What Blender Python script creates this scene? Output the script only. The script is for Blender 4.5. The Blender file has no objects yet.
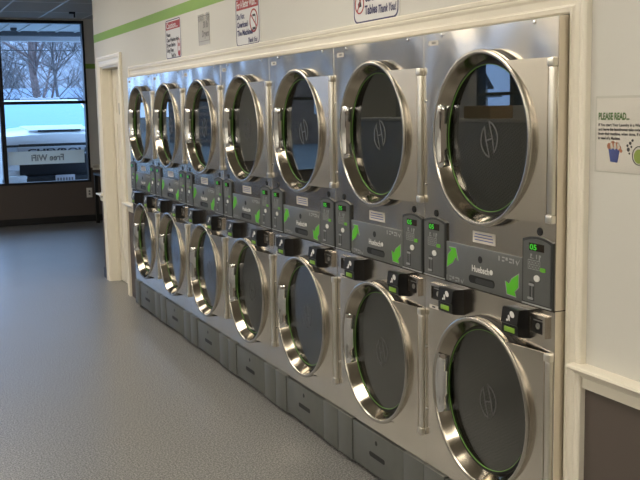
import bpy, bmesh, math, random
from mathutils import Vector, Matrix
random.seed(7)
C = bpy.context.scene.collection
sc = bpy.context.scene
PI = math.pi

# ------------------------------------------------------------------ materials
def new_mat(name):
    m = bpy.data.materials.new(name); m.use_nodes = True
    nt = m.node_tree
    return m, nt, nt.nodes['Principled BSDF']

def link(nt, a, b): nt.links.new(a, b)

def plain(name, col, rough=0.5, metal=0.0, spec=0.5, noise=0.0, scale=40.0, bump=0.0, bscale=80.0, emit=None, estr=0.0, coat=0.0):
    m, nt, b = new_mat(name)
    b.inputs['Base Color'].default_value = (*col, 1)
    b.inputs['Roughness'].default_value = rough
    b.inputs['Metallic'].default_value = metal
    b.inputs['Specular IOR Level'].default_value = spec
    b.inputs['Coat Weight'].default_value = coat
    tc = nt.nodes.new('ShaderNodeTexCoord')
    if noise > 0:
        n = nt.nodes.new('ShaderNodeTexNoise'); n.inputs['Scale'].default_value = scale; n.inputs['Detail'].default_value = 4
        link(nt, tc.outputs['Object'], n.inputs['Vector'])
        r = nt.nodes.new('ShaderNodeValToRGB')
        r.color_ramp.elements[0].color = (*[c * (1 - noise) for c in col], 1)
        r.color_ramp.elements[1].color = (*[min(1, c * (1 + noise)) for c in col], 1)
        r.color_ramp.elements[0].position = .3; r.color_ramp.elements[1].position = .7
        link(nt, n.outputs['Fac'], r.inputs['Fac']); link(nt, r.outputs['Color'], b.inputs['Base Color'])
    if bump > 0:
        n2 = nt.nodes.new('ShaderNodeTexNoise'); n2.inputs['Scale'].default_value = bscale; n2.inputs['Detail'].default_value = 3
        link(nt, tc.outputs['Object'], n2.inputs['Vector'])
        bp = nt.nodes.new('ShaderNodeBump'); bp.inputs['Strength'].default_value = bump; bp.inputs['Distance'].default_value = .002
        link(nt, n2.outputs['Fac'], bp.inputs['Height']); link(nt, bp.outputs['Normal'], b.inputs['Normal'])
    if emit:
        b.inputs['Emission Color'].default_value = (*emit, 1); b.inputs['Emission Strength'].default_value = estr
    return m

def steel(name, col, rough, wave=0.0, grain=0.0):
    """sheet stainless: soft brushed grain and a faint waviness of the sheet"""
    m, nt, b = new_mat(name)
    b.inputs['Base Color'].default_value = (*col, 1); b.inputs['Metallic'].default_value = 1.0
    tc = nt.nodes.new('ShaderNodeTexCoord')
    if grain > 0:
        mp = nt.nodes.new('ShaderNodeMapping'); mp.inputs['Scale'].default_value = (1, 6, 700)
        n = nt.nodes.new('ShaderNodeTexNoise'); n.inputs['Scale'].default_value = 1.0; n.inputs['Detail'].default_value = 3
        link(nt, tc.outputs['Object'], mp.inputs['Vector']); link(nt, mp.outputs['Vector'], n.inputs['Vector'])
        mr = nt.nodes.new('ShaderNodeMapRange')
        mr.inputs['To Min'].default_value = rough - grain; mr.inputs['To Max'].default_value = rough + grain
        link(nt, n.outputs['Fac'], mr.inputs['Value']); link(nt, mr.outputs['Result'], b.inputs['Roughness'])
    else:
        b.inputs['Roughness'].default_value = rough
    if wave > 0:
        n2 = nt.nodes.new('ShaderNodeTexNoise'); n2.inputs['Scale'].default_value = 3.0; n2.inputs['Detail'].default_value = 1.0
        link(nt, tc.outputs['Object'], n2.inputs['Vector'])
        bp = nt.nodes.new('ShaderNodeBump'); bp.inputs['Strength'].default_value = 1.0; bp.inputs['Distance'].default_value = wave
        link(nt, n2.outputs['Fac'], bp.inputs['Height']); link(nt, bp.outputs['Normal'], b.inputs['Normal'])
    return m

def glass_mat(name, tint, ior=1.5, rough=0.0, spec=1.0):
    m = bpy.data.materials.new(name); m.use_nodes = True
    nt = m.node_tree; nt.nodes.clear()
    out = nt.nodes.new('ShaderNodeOutputMaterial'); mix = nt.nodes.new('ShaderNodeMixShader')
    tr = nt.nodes.new('ShaderNodeBsdfTransparent'); tr.inputs['Color'].default_value = (*tint, 1)
    gl = nt.nodes.new('ShaderNodeBsdfGlossy'); gl.inputs['Roughness'].default_value = rough
    gl.inputs['Color'].default_value = (spec, spec, spec, 1)
    fr = nt.nodes.new('ShaderNodeFresnel'); geo = nt.nodes.new('ShaderNodeNewGeometry')
    mr = nt.nodes.new('ShaderNodeMapRange'); mr.inputs['To Min'].default_value = ior; mr.inputs['To Max'].default_value = 1 / ior
    link(nt, geo.outputs['Backfacing'], mr.inputs['Value']); link(nt, mr.outputs['Result'], fr.inputs['IOR'])
    link(nt, fr.outputs['Fac'], mix.inputs['Fac']); link(nt, tr.outputs[0], mix.inputs[1]); link(nt, gl.outputs[0], mix.inputs[2])
    link(nt, mix.outputs[0], out.inputs['Surface'])
    return m

def perforated_mat():
    m, nt, b = new_mat('perforated_drum_steel')
    tc = nt.nodes.new('ShaderNodeTexCoord'); mp = nt.nodes.new('ShaderNodeMapping')
    mp.inputs['Rotation'].default_value = (math.radians(30), 0, 0)
    v = nt.nodes.new('ShaderNodeTexVoronoi'); v.voronoi_dimensions = '3D'; v.inputs['Scale'].default_value = 90; v.inputs['Randomness'].default_value = 0.0
    link(nt, tc.outputs['Object'], mp.inputs['Vector']); link(nt, mp.outputs['Vector'], v.inputs['Vector'])
    r = nt.nodes.new('ShaderNodeValToRGB')
    r.color_ramp.elements[0].position = .36; r.color_ramp.elements[0].color = (.006, .006, .006, 1)
    r.color_ramp.elements[1].position = .42; r.color_ramp.elements[1].color = (.12, .123, .11, 1)
    link(nt, v.outputs['Distance'], r.inputs['Fac']); link(nt, r.outputs['Color'], b.inputs['Base Color'])
    b.inputs['Roughness'].default_value = .55; b.inputs['Metallic'].default_value = .3
    return m

def floor_mat():
    m, nt, b = new_mat('speckled_epoxy_floor')
    tc = nt.nodes.new('ShaderNodeTexCoord')
    n = nt.nodes.new('ShaderNodeTexNoise'); n.inputs['Scale'].default_value = 120; n.inputs['Detail'].default_value = 4; n.inputs['Roughness'].default_value = .7
    link(nt, tc.outputs['Object'], n.inputs['Vector'])
    r = nt.nodes.new('ShaderNodeValToRGB')
    r.color_ramp.elements[0].position = .40; r.color_ramp.elements[0].color = (.06, .06, .058, 1)
    r.color_ramp.elements[1].position = .62; r.color_ramp.elements[1].color = (.46, .455, .44, 1)
    e = r.color_ramp.elements.new(.5); e.color = (.21, .206, .20, 1)
    big = nt.nodes.new('ShaderNodeTexNoise'); big.inputs['Scale'].default_value = 2.2; big.inputs['Detail'].default_value = 3
    link(nt, tc.outputs['Object'], big.inputs['Vector'])
    mx = nt.nodes.new('ShaderNodeMixRGB'); mx.blend_type = 'MULTIPLY'; mx.inputs['Fac'].default_value = .12
    link(nt, n.outputs['Fac'], r.inputs['Fac']); link(nt, r.outputs['Color'], mx.inputs['Color1']); link(nt, big.outputs['Fac'], mx.inputs['Color2'])
    link(nt, mx.outputs['Color'], b.inputs['Base Color'])
    mr = nt.nodes.new('ShaderNodeMapRange'); mr.inputs['To Min'].default_value = .29; mr.inputs['To Max'].default_value = .39
    link(nt, big.outputs['Fac'], mr.inputs['Value']); link(nt, mr.outputs['Result'], b.inputs['Roughness'])
    n2 = nt.nodes.new('ShaderNodeTexNoise'); n2.inputs['Scale'].default_value = 85; n2.inputs['Detail'].default_value = 2
    link(nt, tc.outputs['Object'], n2.inputs['Vector'])
    bp = nt.nodes.new('ShaderNodeBump'); bp.inputs['Strength'].default_value = .16; bp.inputs['Distance'].default_value = .003
    link(nt, n2.outputs['Fac'], bp.inputs['Height']); link(nt, bp.outputs['Normal'], b.inputs['Normal'])
    b.inputs['Specular IOR Level'].default_value = 1.0
    return m

def wall_mat(name, upper, lower, split, split_on=True):
    """painted wall: pale above the chair rail, dark wainscot colour below"""
    m, nt, b = new_mat(name)
    geo = nt.nodes.new('ShaderNodeNewGeometry'); sx = nt.nodes.new('ShaderNodeSeparateXYZ')
    link(nt, geo.outputs['Position'], sx.inputs['Vector'])
    gt = nt.nodes.new('ShaderNodeMath'); gt.operation = 'GREATER_THAN'; gt.inputs[1].default_value = split
    link(nt, sx.outputs['Z'], gt.inputs[0])
    mx = nt.nodes.new('ShaderNodeMixRGB'); mx.inputs['Color1'].default_value = (*lower, 1); mx.inputs['Color2'].default_value = (*upper, 1)
    link(nt, gt.outputs[0], mx.inputs['Fac']); link(nt, mx.outputs['Color'], b.inputs['Base Color'])
    n2 = nt.nodes.new('ShaderNodeTexNoise'); n2.inputs['Scale'].default_value = 180
    link(nt, geo.outputs['Position'], n2.inputs['Vector'])
    bp = nt.nodes.new('ShaderNodeBump'); bp.inputs['Strength'].default_value = .12; bp.inputs['Distance'].default_value = .001
    link(nt, n2.outputs['Fac'], bp.inputs['Height']); link(nt, bp.outputs['Normal'], b.inputs['Normal'])
    b.inputs['Roughness'].default_value = .5
    b.inputs['Specular IOR Level'].default_value = .35
    return m

def brick_mat():
    m, nt, b = new_mat('red_brown_brick')
    tc = nt.nodes.new('ShaderNodeTexCoord'); mp = nt.nodes.new('ShaderNodeMapping')
    mp.inputs['Rotation'].default_value = (PI / 2, 0, 0)
    br = nt.nodes.new('ShaderNodeTexBrick'); br.inputs['Scale'].default_value = 1.6
    br.inputs['Color1'].default_value = (.16, .09, .06, 1); br.inputs['Color2'].default_value = (.24, .14, .09, 1); br.inputs['Mortar'].default_value = (.05, .045, .04, 1)
    link(nt, tc.outputs['Object'], mp.inputs['Vector']); link(nt, mp.outputs['Vector'], br.inputs['Vector'])
    link(nt, br.outputs['Color'], b.inputs['Base Color']); b.inputs['Roughness'].default_value = .85
    return m

M = {}
M['panel'] = steel('brushed_stainless_sheet', (.74, .69, .615), .2, wave=.018, grain=.02)
M['toe_steel'] = plain('grey_painted_steel', (.105, .110, .102), .45, spec=.5, noise=.05, scale=15)
M['ring'] = steel('polished_stainless_ring', (.50, .47, .415), .27)
M['bowl'] = steel('bright_stainless_bowl', (.33, .295, .24), .13)
M['chrome'] = steel('chrome', (.85, .86, .88), .06)
M['hinge'] = steel('satin_hinge_steel', (.80, .77, .70), .33)
M['plate'] = steel('brushed_door_plate', (.76, .71, .64), .24, wave=.003, grain=.015)
M['black'] = plain('black_plastic', (.009, .009, .010), .32, noise=.05)
M['rubber'] = plain('black_rubber', (.006, .006, .006), .6)
M['gap'] = plain('dark_cabinet_steel', (.02, .02, .02), .7)
M['green_gasket'] = plain('green_gasket_rubber', (.12, .28, .04), .5)
M['grey'] = plain('charcoal_panel', (.112, .117, .115), .42, noise=.03)
M['grey2'] = plain('charcoal_module', (.095, .099, .097), .4, noise=.03)
M['grey_dk'] = plain('dark_bezel', (.028, .03, .03), .45)
M['arrow'] = plain('bright_green_print', (.10, .50, .02), .45)
M['greenbtn'] = plain('green_button', (.13, .45, .03), .4)
M['greenlit'] = plain('lit_green_digits', (.02, .3, .02), .4, emit=(.10, 1.0, .05), estr=.28)
M['greenlbl'] = plain('lime_label', (.22, .42, .04), .4)
M['dispoff'] = plain('dark_display_window', (.022, .014, .010), .15)
M['white'] = plain('white_print', (.72, .72, .70), .5)
M['greyprint'] = plain('pale_grey_print', (.30, .31, .31), .5)
M['lbl'] = plain('white_sticker', (.62, .58, .53), .5)
M['ink'] = plain('dark_ink', (.03, .03, .04), .6)
M['inkgrey'] = plain('grey_ink', (.16, .15, .15), .6)
M['emblem'] = plain('grey_glass_print', (.085, .085, .083), .5)
M['glass'] = glass_mat('smoked_door_glass', (.60, .61, .58), ior=1.68)
M['perf'] = perforated_mat()
M['trim'] = plain('cream_trim_paint', (.84, .79, .68), .32, noise=.02, scale=6, bump=.1, bscale=30)
M['door'] = plain('cream_door_paint', (.82, .77, .66), .38, noise=.02, scale=6)
PALE = (.63, .62, .58); DARK = (.105, .085, .075)
M['wall'] = wall_mat('two_tone_wall_paint', PALE, DARK, .79)
M['stripe'] = plain('green_stripe_paint', (.23, .40, .07), .5, noise=.02)
M['ceil'] = plain('white_ceiling_tile', (.50, .49, .47), .85, noise=.06, scale=120, bump=.4, bscale=150)
M['tbar'] = plain('white_ceiling_grid', (.75, .75, .75), .4)
M['floor'] = floor_mat()
M['base'] = plain('black_vinyl_base', (.013, .012, .012), .4)
M['wframe'] = plain('black_window_frame', (.010, .010, .011), .35)
M['pane'] = glass_mat('clear_window_glass', (.93, .96, .97), ior=1.3)
M['sign'] = plain('white_sign_board', (.70, .69, .69), .4)
M['signred'] = plain('red_sign_print', (.36, .015, .02), .45)
M['navy'] = plain('navy_sign_print', (.03, .025, .11), .45)
M['sleeve'] = glass_mat('clear_plastic_sleeve', (.96, .96, .95), ior=1.35, rough=.12)
M['paper'] = plain('white_paper', (.78, .75, .72), .6)
M['gtext'] = plain('green_heading_ink', (.07, .17, .03), .6)
M['blueink'] = plain('blue_ink', (.06, .09, .32), .6)
M['orangeink'] = plain('orange_ink', (.5, .2, .12), .6)
M['limeink'] = plain('lime_ink', (.30, .40, .08), .6)
def frosted(name, col):
    m = bpy.data.materials.new(name); m.use_nodes = True; nt = m.node_tree; nt.nodes.clear()
    out = nt.nodes.new('ShaderNodeOutputMaterial'); mix = nt.nodes.new('ShaderNodeMixShader'); mix.inputs['Fac'].default_value = .55
    d = nt.nodes.new('ShaderNodeBsdfDiffuse'); d.inputs['Color'].default_value = (*col, 1); t = nt.nodes.new('ShaderNodeBsdfTranslucent'); t.inputs['Color'].default_value = (*col, 1)
    link(nt, d.outputs[0], mix.inputs[1]); link(nt, t.outputs[0], mix.inputs[2]); link(nt, mix.outputs[0], out.inputs['Surface']); return m
M['decal'] = frosted('frosted_white_decal', (.86, .86, .80))
M['decaltext'] = plain('pale_grey_decal_text', (.27, .29, .29), .6)
M['silver'] = plain('brushed_silver_plate', (.35, .35, .34), .35, metal=.6)
M['outlet'] = plain('white_outlet_plastic', (.70, .68, .64), .4)
M['carpaint'] = plain('white_car_paint', (.82, .84, .86), .25, spec=.5, coat=.5)
M['carglass'] = plain('tinted_windshield', (.05, .28, .36), .04, spec=1.0, coat=1.0)
M['carblack'] = plain('black_car_trim', (.012, .013, .015), .35)
M['cargrey'] = plain('grey_car_grille_bar', (.45, .46, .48), .35)
M['lamp'] = plain('clear_headlamp', (.55, .6, .66), .08, spec=.8)
M['plate_w'] = plain('pale_number_plate', (.5, .48, .50), .45)
M['tyre'] = plain('tyre_rubber', (.015, .015, .016), .8)
M['asphalt'] = plain('grey_asphalt', (.10, .10, .10), .85, noise=.3, scale=8)
M['bark'] = plain('grey_brown_bark', (.13, .115, .115), .9, noise=.3, scale=12)
M['bark2'] = plain('reddish_bark', (.20, .14, .13), .9, noise=.3, scale=12)
M['hill'] = plain('bare_wooded_hillside', (.22, .22, .25), .95, noise=.5, scale=.9)
M['siding'] = plain('white_clapboard', (.75, .77, .80), .6, noise=.03)
M['store'] = plain('pale_blue_stucco', (.42, .50, .62), .7, noise=.08)
M['roofing'] = plain('grey_shingle', (.16, .17, .19), .8, noise=.2, scale=10)
M['brick'] = brick_mat()
M['canopy'] = plain('white_metal_soffit', (.72, .74, .76), .45)
M['fascia'] = plain('dark_canopy_beam', (.10, .11, .12), .5)
M['diffuser'] = plain('lit_lamp_diffuser', (.8, .8, .75), .5, emit=(1.0, .91, .76), estr=12.3)
M['tape'] = glass_mat('clear_tape', (.95, .95, .93), ior=1.6, rough=.25)
M['steelwash'] = plain('pale_grey_washer_panel', (.42, .41, .39), .4, noise=.03)
M['carton'] = plain('brown_cardboard', (.30, .20, .11), .8, noise=.1, scale=10)
M['chairblack'] = plain('black_chair_steel', (.012, .012, .012), .4)

# ------------------------------------------------------------------ mesh helpers
def obj(name, bm, mat, parent=None, smooth=True, angle=35):
    me = bpy.data.meshes.new(name)
    bmesh.ops.recalc_face_normals(bm, faces=bm.faces[:])
    if smooth:
        for f in bm.faces: f.smooth = True
    bm.to_mesh(me); bm.free()
    if smooth: me.set_sharp_from_angle(angle=math.radians(angle))
    for m in (mat if isinstance(mat, (list, tuple)) else [mat]): me.materials.append(m)
    o = bpy.data.objects.new(name, me); C.objects.link(o)
    if parent: o.parent = parent
    return o

def tag(o, label, cat, group=None):
    o['label'] = label; o['category'] = cat
    if group: o['group'] = group
    return o

def empty(name, loc=(0, 0, 0), rz=0):
    o = bpy.data.objects.new(name, None); o.empty_display_size = .1
    C.objects.link(o); o.location = loc; o.rotation_euler = (0, 0, rz)
    return o

def struct(name, bm, mat, parent=None, smooth=False):
    o = obj(name, bm, mat, parent, smooth); o['kind'] = 'structure'; return o

def box(bm, x0, x1, y0, y1, z0, z1, bev=0.0, seg=2, mi=0):
    r = bmesh.ops.create_cube(bm, size=1.0)
    vs = r['verts']
    for v in vs:
        v.co = Vector((x0 + (v.co.x + .5) * (x1 - x0), y0 + (v.co.y + .5) * (y1 - y0), z0 + (v.co.z + .5) * (z1 - z0)))
    fs = list({f for v in vs for f in v.link_faces})
    for f in fs: f.material_index = mi
    if bev > 0:
        es = list({e for v in vs for e in v.link_edges})
        bmesh.ops.bevel(bm, geom=es, offset=bev, segments=seg, profile=.5, affect='EDGES')
    return bm

def B(*a, **k): return box(bmesh.new(), *a, **k)

def prism(bm, poly, x0, x1, mi=0):
    """polygon in (y, z) extruded from x0 to x1"""
    a = [bm.verts.new((x0, y, z)) for y, z in poly]; b = [bm.verts.new((x1, y, z)) for y, z in poly]
    n = len(poly); fs = [bm.faces.new(a), bm.faces.new(b[::-1])]
    for i in range(n): fs.append(bm.faces.new((a[i], b[i], b[(i + 1) % n], a[(i + 1) % n])))
    for f in fs: f.material_index = mi
    return bm

def extr(bm, pts, vec, mi=0):
    """3-d polygon extruded along vec"""
    vec = Vector(vec)
    a = [bm.verts.new(p) for p in pts]; b = [bm.verts.new(Vector(p) + vec) for p in pts]
    n = len(pts); fs = [bm.faces.new(a), bm.faces.new(b[::-1])]
    for i in range(n): fs.append(bm.faces.new((a[i], b[i], b[(i + 1) % n], a[(i + 1) % n])))
    for f in fs: f.material_index = mi
    return bm

def lathe_x(bm, prof, yc, zc, n=96, closed=False):
    """profile of (x, r) turned about the x axis through (yc, zc)"""
    rings = []
    for x, r in prof:
        rings.append([bm.verts.new((x, yc + r * math.cos(2 * PI * i / n), zc + r * math.sin(2 * PI * i / n))) for i in range(n)])
    m = len(rings)
    for k in range(m if closed else m - 1):
        a, b = rings[k], rings[(k + 1) % m]
        for i in range(n): bm.faces.new((a[i], a[(i + 1) % n], b[(i + 1) % n], b[i]))
    return bm

def disc_x(bm, x0, x1, r, yc, zc, n=64):
    return prism(bm, [(yc + r * math.cos(2 * PI * i / n), zc + r * math.sin(2 * PI * i / n)) for i in range(n)], x0, x1)

def capsule(y0, y1, z0, z1, n=10):
    r = (z1 - z0) / 2; zc = (z0 + z1) / 2; p = []
    for i in range(n + 1):
        a = -PI / 2 + PI * i / n; p.append((y1 - r + r * math.cos(a), zc + r * math.sin(a)))
    for i in range(n + 1):
        a = PI / 2 + PI * i / n; p.append((y0 + r + r * math.cos(a), zc + r * math.sin(a)))
    return p

def rrect(y0, y1, z0, z1, r, n=6):
    p = []
    for cy, cz, a0 in ((y1 - r, z0 + r, -PI / 2), (y1 - r, z1 - r, 0), (y0 + r, z1 - r, PI / 2), (y0 + r, z0 + r, PI)):
        for i in range(n + 1):
            a = a0 + PI / 2 * i / n; p.append((cy + r * math.cos(a), cz + r * math.sin(a)))
    return p

def frame_prism(bm, outer, inner, x0, x1):
    """ring between two polygons of equal count"""
    n = len(outer)
    A = [[bm.verts.new((x, y, z)) for y, z in poly] for poly in (outer, inner) for x in (x0, x1)]
    o0, o1, i0, i1 = A
    for k in range(n):
        j = (k + 1) % n
        bm.faces.new((o0[k], o0[j], i0[j], i0[k])); bm.faces.new((o1[k], o1[j], i1[j], i1[k]))
        bm.faces.new((o0[k], o0[j], o1[j], o1[k])); bm.faces.new((i0[k], i0[j], i1[j], i1[k]))
    return bm

def tube(bm, pts, radii, n=6):
    prev = None
    for k, p in enumerate(pts):
        p = Vector(p)
        d = (Vector(pts[min(k + 1, len(pts) - 1)]) - Vector(pts[max(k - 1, 0)])).normalized()
        u = d.orthogonal().normalized(); w = d.cross(u)
        r = radii[k] if isinstance(radii, (list, tuple)) else radii
        ring = [bm.verts.new(p + u * r * math.cos(2 * PI * i / n) + w * r * math.sin(2 * PI * i / n)) for i in range(n)]
        if prev:
            for i in range(n): bm.faces.new((prev[i], prev[(i + 1) % n], ring[(i + 1) % n], ring[i]))
        else: bm.faces.new(ring[::-1])
        prev = ring
    bm.faces.new(prev)
    return bm

_txt = {}
def text_geo(body, size, bold=0.0, shear=0.0):
    key = (body, size, bold, shear)
    if key not in _txt:
        cu = bpy.data.curves.new('lettering', 'FONT'); cu.body = body; cu.size = size; cu.offset = bold; cu.shear = shear
        cu.resolution_u = 3
        to = bpy.data.objects.new('lettering', cu); C.objects.link(to)
        dg = bpy.context.evaluated_depsgraph_get()
        me = bpy.data.meshes.new_from_object(to.evaluated_get(dg))
        vs = [v.co.copy() for v in me.vertices]; fs = [tuple(p.vertices) for p in me.polygons]
        bpy.data.objects.remove(to); bpy.data.curves.remove(cu); bpy.data.meshes.remove(me)
        _txt[key] = (vs, fs)
    return _txt[key]

FACE_W = (Vector((0, -1, 0)), Vector((0, 0, 1)), Vector((-1, 0, 0)))    # read by someone looking towards +x
FACE_S = (Vector((1, 0, 0)), Vector((0, 0, 1)), Vector((0, -1, 0)))     # read by someone looking towards +y
FACE_N = (Vector((-1, 0, 0)), Vector((0, 0, 1)), Vector((0, 1, 0)))     # read by someone looking towards -y
def text(bm, body, size, origin, axes=FACE_W, bold=0.0, width=None, align='L', th=.0006, shear=0.0):
    vs, fs = text_geo(body, size, bold, shear)
    if not vs: return bm
    x0 = min(v.x for v in vs); x1 = max(v.x for v in vs)
    k = width / (x1 - x0) if width else 1.0
    off = 0 if align == 'L' else (-(x1 - x0) * k / 2 if align == 'C' else -(x1 - x0) * k)
    r, u, nrm = axes; o = Vector(origin)
    f0 = [bm.verts.new(o + r * ((v.x - x0) * k + off) + u * v.y + nrm * th) for v in vs]
    for f in fs:
        try: bm.faces.new([f0[i] for i in f])
        except ValueError: pass
    return bm

def sheet(bm, y0, y1, z0, z1, x, th=.0008):
    return box(bm, x - th, x, y0, y1, z0, z1)

# ------------------------------------------------------------------ constants
W = 0.8; NS = 7; YEND = W * NS
XW = 0.05                       # face of the dryer wall
YCORNER = 7.12                  # where that wall ends
YFAR = 12.1; XLEFT = -6.0; YBACK = -5.5; ZC = 2.93
XNOOK = 2.6
GROUND = -.15

# ------------------------------------------------------------------ setting: floor, walls, ceiling
struct('floor', B(XLEFT - .1, XNOOK, YBACK - .1, YFAR + .2, -.12, 0), M['floor'])
DX0, DX1, DZ1 = 6.085, 6.85, 2.02         # doorway in the dryer wall
bm = bmesh.new()
box(bm, XW, XW + .14, YBACK, -.003, 0, ZC)                      # near the camera
box(bm, XW, XW + .14, -.003, YEND + .003, 1.895, ZC)            # above the dryers
box(bm, XW, XW + .14, YEND + .003, DX0, 0, ZC)
box(bm, XW, XW + .14, DX0, DX1, DZ1, ZC)
box(bm, XW, XW + .14, DX1, YCORNER, 0, ZC)
bmesh.ops.remove_doubles(bm, verts=bm.verts[:], dist=1e-5)
struct('wall_right', bm, M['wall'])
struct('wall_nook', B(XW + .14, XNOOK, YCORNER - .14, YCORNER, 0, ZC), M['wall'])
struct('wall_nook_side', B(XNOOK, XNOOK + .12, YCORNER - .14, YFAR + .2, 0, ZC), M['wall'])
struct('wall_service', B(1.05, 1.12, YBACK, YCORNER - .14, 0, ZC), M['gap'])
struct('wall_back', B(XLEFT - .1, 1.12, YBACK - .1, YBACK, 0, ZC), plain('dark_taupe_wall_paint', (.20, .17, .14), .5, bump=.1))
# far wall with its row of windows
WX0, WX1, WZ0, WZ1 = -4.9, .915, .585, 2.905; WXM0, WXM1 = -3.85, -2.85
bm = bmesh.new()
box(bm, XLEFT - .1, XNOOK, YFAR, YFAR + .2, 0, WZ0)
box(bm, XLEFT - .1, XNOOK, YFAR, YFAR + .2, WZ1, ZC)
box(bm, XLEFT - .1, WX0, YFAR, YFAR + .2, WZ0, WZ1)
box(bm, WX1, XNOOK, YFAR, YFAR + .2, WZ0, WZ1)
box(bm, WXM0, WXM1, YFAR, YFAR + .2, WZ0, WZ1)
struct('wall_far', bm, M['wall'])
# left wall (seen only in reflections) with one window
LY0, LY1 = 8.55, 9.65
bm = bmesh.new()
box(bm, XLEFT - .15, XLEFT, YBACK, LY0, 0, ZC)
box(bm, XLEFT - .15, XLEFT, LY1, YFAR, 0, ZC)
box(bm, XLEFT - .15, XLEFT, LY0, LY1, 0, WZ0)
box(bm, XLEFT - .15, XLEFT, LY0, LY1, WZ1, ZC)
struct('wall_left', bm, M['wall'])
struct('ceiling', B(XLEFT - .1, XNOOK, YBACK - .1, YFAR + .2, ZC, ZC + .06), M['ceil'])
bm = bmesh.new()
x = .285
while x > XLEFT: box(bm, x - .012, x + .012, YBACK, YFAR, ZC - .004, ZC + .002); x -= .61
x = .285 + .61
while x < XNOOK: box(bm, x - .012, x + .012, YCORNER, YFAR, ZC - .004, ZC + .002); x += .61
y = 11.15
while y > YBACK: box(bm, XLEFT, XW if y < YCORNER else XNOOK, y - .012, y + .012, ZC - .0035, ZC + .002); y -= 1.22
struct('ceiling_grid', bm, M['tbar'])

# green stripe painted round the room
bm = bmesh.new()
box(bm, XW - .0015, XW + .001, YBACK, YCORNER + .0015, 2.263, 2.335)
struct('trim_1', bm, M['stripe'])
bm = bmesh.new()
box(bm, WX1, XNOOK, YFAR - .0015, YFAR + .001, 2.225, 2.295)
struct('trim_2', bm, M['stripe'])

# moulded casing round the dryer opening: mitred sweep of one profile
PROF = [(0, XW + .002), (0, .038), (.005, .033), (.018, .031), (.021, .036), (.026, .0375), (.046, .035), (.054, .030), (.060, .0285), (.064, .031), (.068, .0275), (.080, .0265), (.085, .031), (.085, XW + .002)]
def casing(y0, y1, ztop, z0=0.0, prof=PROF, scale=1.0, dx=0.0):
    bm = bmesh.new(); rows = []
    for w, x in prof:
        w *= scale
        rows.append([bm.verts.new((x + dx, y0 - w, z0)), bm.verts.new((x + dx, y0 - w, ztop + w)), bm.verts.new((x + dx, y1 + w, ztop + w)), bm.verts.new((x + dx, y1 + w, z0))])
    for a, b in zip(rows, rows[1:]):
        for i in range(3): bm.faces.new((a[i], a[i + 1], b[i + 1], b[i]))
    for e in (0, 3): bm.faces.new([r[e] for r in rows])
    return bm
struct('trim_3', casing(-.004, YEND + .004, 1.893), M['trim'], smooth=False)

# chair rail: profile swept along y on the dryer wall, along x on the far wall
RAIL = [(0.0, .757), (.012, .757), (.012, .790), (.018, .794), (.022, .800), (.026, .806), (.030, .812), (.046, .816), (.052, .822), (.050, .829), (.044, .832), (0.0, .833)]
def rail_y(y0, y1):
    bm = bmesh.new(); a = [bm.verts.new((XW - d, y0, z)) for d, z in RAIL]; b = [bm.verts.new((XW - d, y1, z)) for d, z in RAIL]
    n = len(RAIL)
    for i in range(n): bm.faces.new((a[i], a[(i + 1) % n], b[(i + 1) % n], b[i]))
    bm.faces.new(a); bm.faces.new(b[::-1]); return bm
struct('trim_4', rail_y(YBACK, -.060), M['trim'])
struct('trim_5', rail_y(YEND + .07, DX0 - .065), M['trim'])
bm = rail_y(DX1 + .075, YCORNER + .012)
struct('trim_6', bm, M['trim'])
bm = bmesh.new(); a = [bm.verts.new((WX1 + .03, YFAR - d, z)) for d, z in RAIL]; b = [bm.verts.new((XNOOK, YFAR - d, z)) for d, z in RAIL]
for i in range(len(RAIL)): bm.faces.new((a[i], a[(i + 1) % len(RAIL)], b[(i + 1) % len(RAIL)], b[i]))
bm.faces.new(a); bm.faces.new(b[::-1])
struct('trim_7', bm, M['trim'])
bm = bmesh.new(); a = [bm.verts.new((XW + .0, YCORNER + d, z)) for d, z in RAIL]; b = [bm.verts.new((XNOOK, YCORNER + d, z)) for d, z in RAIL]
for i in range(len(RAIL)): bm.faces.new((a[i], a[(i + 1) % len(RAIL)], b[(i + 1) % len(RAIL)], b[i]))
bm.faces.new(a); bm.faces.new(b[::-1])
struct('trim_8', bm, M['trim'])
# baseboards
struct('baseboard_far', B(XLEFT, XNOOK, YFAR - .012, YFAR, 0, .098, bev=.003), M['base'])
struct('baseboard_right', B(XW - .012, XW, YBACK, -.0905, 0, .098, bev=.003), M['base'])
struct('baseboard_corner', B(XW - .010, XW + .0, DX1 + .1, YCORNER + .01, 0, .098, bev=.003), M['base'])
struct('baseboard_left', B(XLEFT, XLEFT + .012, YBACK, YFAR, 0, .098, bev=.003), M['base'])

# door in the dryer wall: casing, jambs and a six-panel leaf
XD = .145
d = empty('door_1', (0, 0, 0)); d['kind'] = 'structure'
struct('door_casing', casing(DX0, DX1, DZ1, scale=1.12, prof=PROF), M['trim'], d)
bm = bmesh.new()
box(bm, XW, XD + .05, DX1 - .012, DX1, 0, DZ1); box(bm, XW, XD + .05, DX0, DX0 + .012, 0, DZ1); box(bm, XW, XD + .05, DX0, DX1, DZ1 - .012, DZ1)
box(bm, XD - .03, XD - .005, DX1 - .024, DX1 - .012, 0, DZ1 - .012)
struct('door_jamb', bm, M['trim'], d)
bm = bmesh.new(); ly0, ly1 = DX0 + .014, DX1 - .014
cols = ((ly0 + .11, (ly0 + ly1) / 2 - .05), ((ly0 + ly1) / 2 + .05, ly1 - .11))
rowsz = ((.20, .80), (.93, 1.50), (1.60, 1.88))
box(bm, XD + .008, XD + .04, ly0, ly1, .008, DZ1 - .014)
ys = [ly0, cols[0][0], cols[0][1], cols[1][0], cols[1][1], ly1]; zs = [.008, .20, .80, .93, 1.50, 1.60, 1.88, DZ1 - .014]
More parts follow.
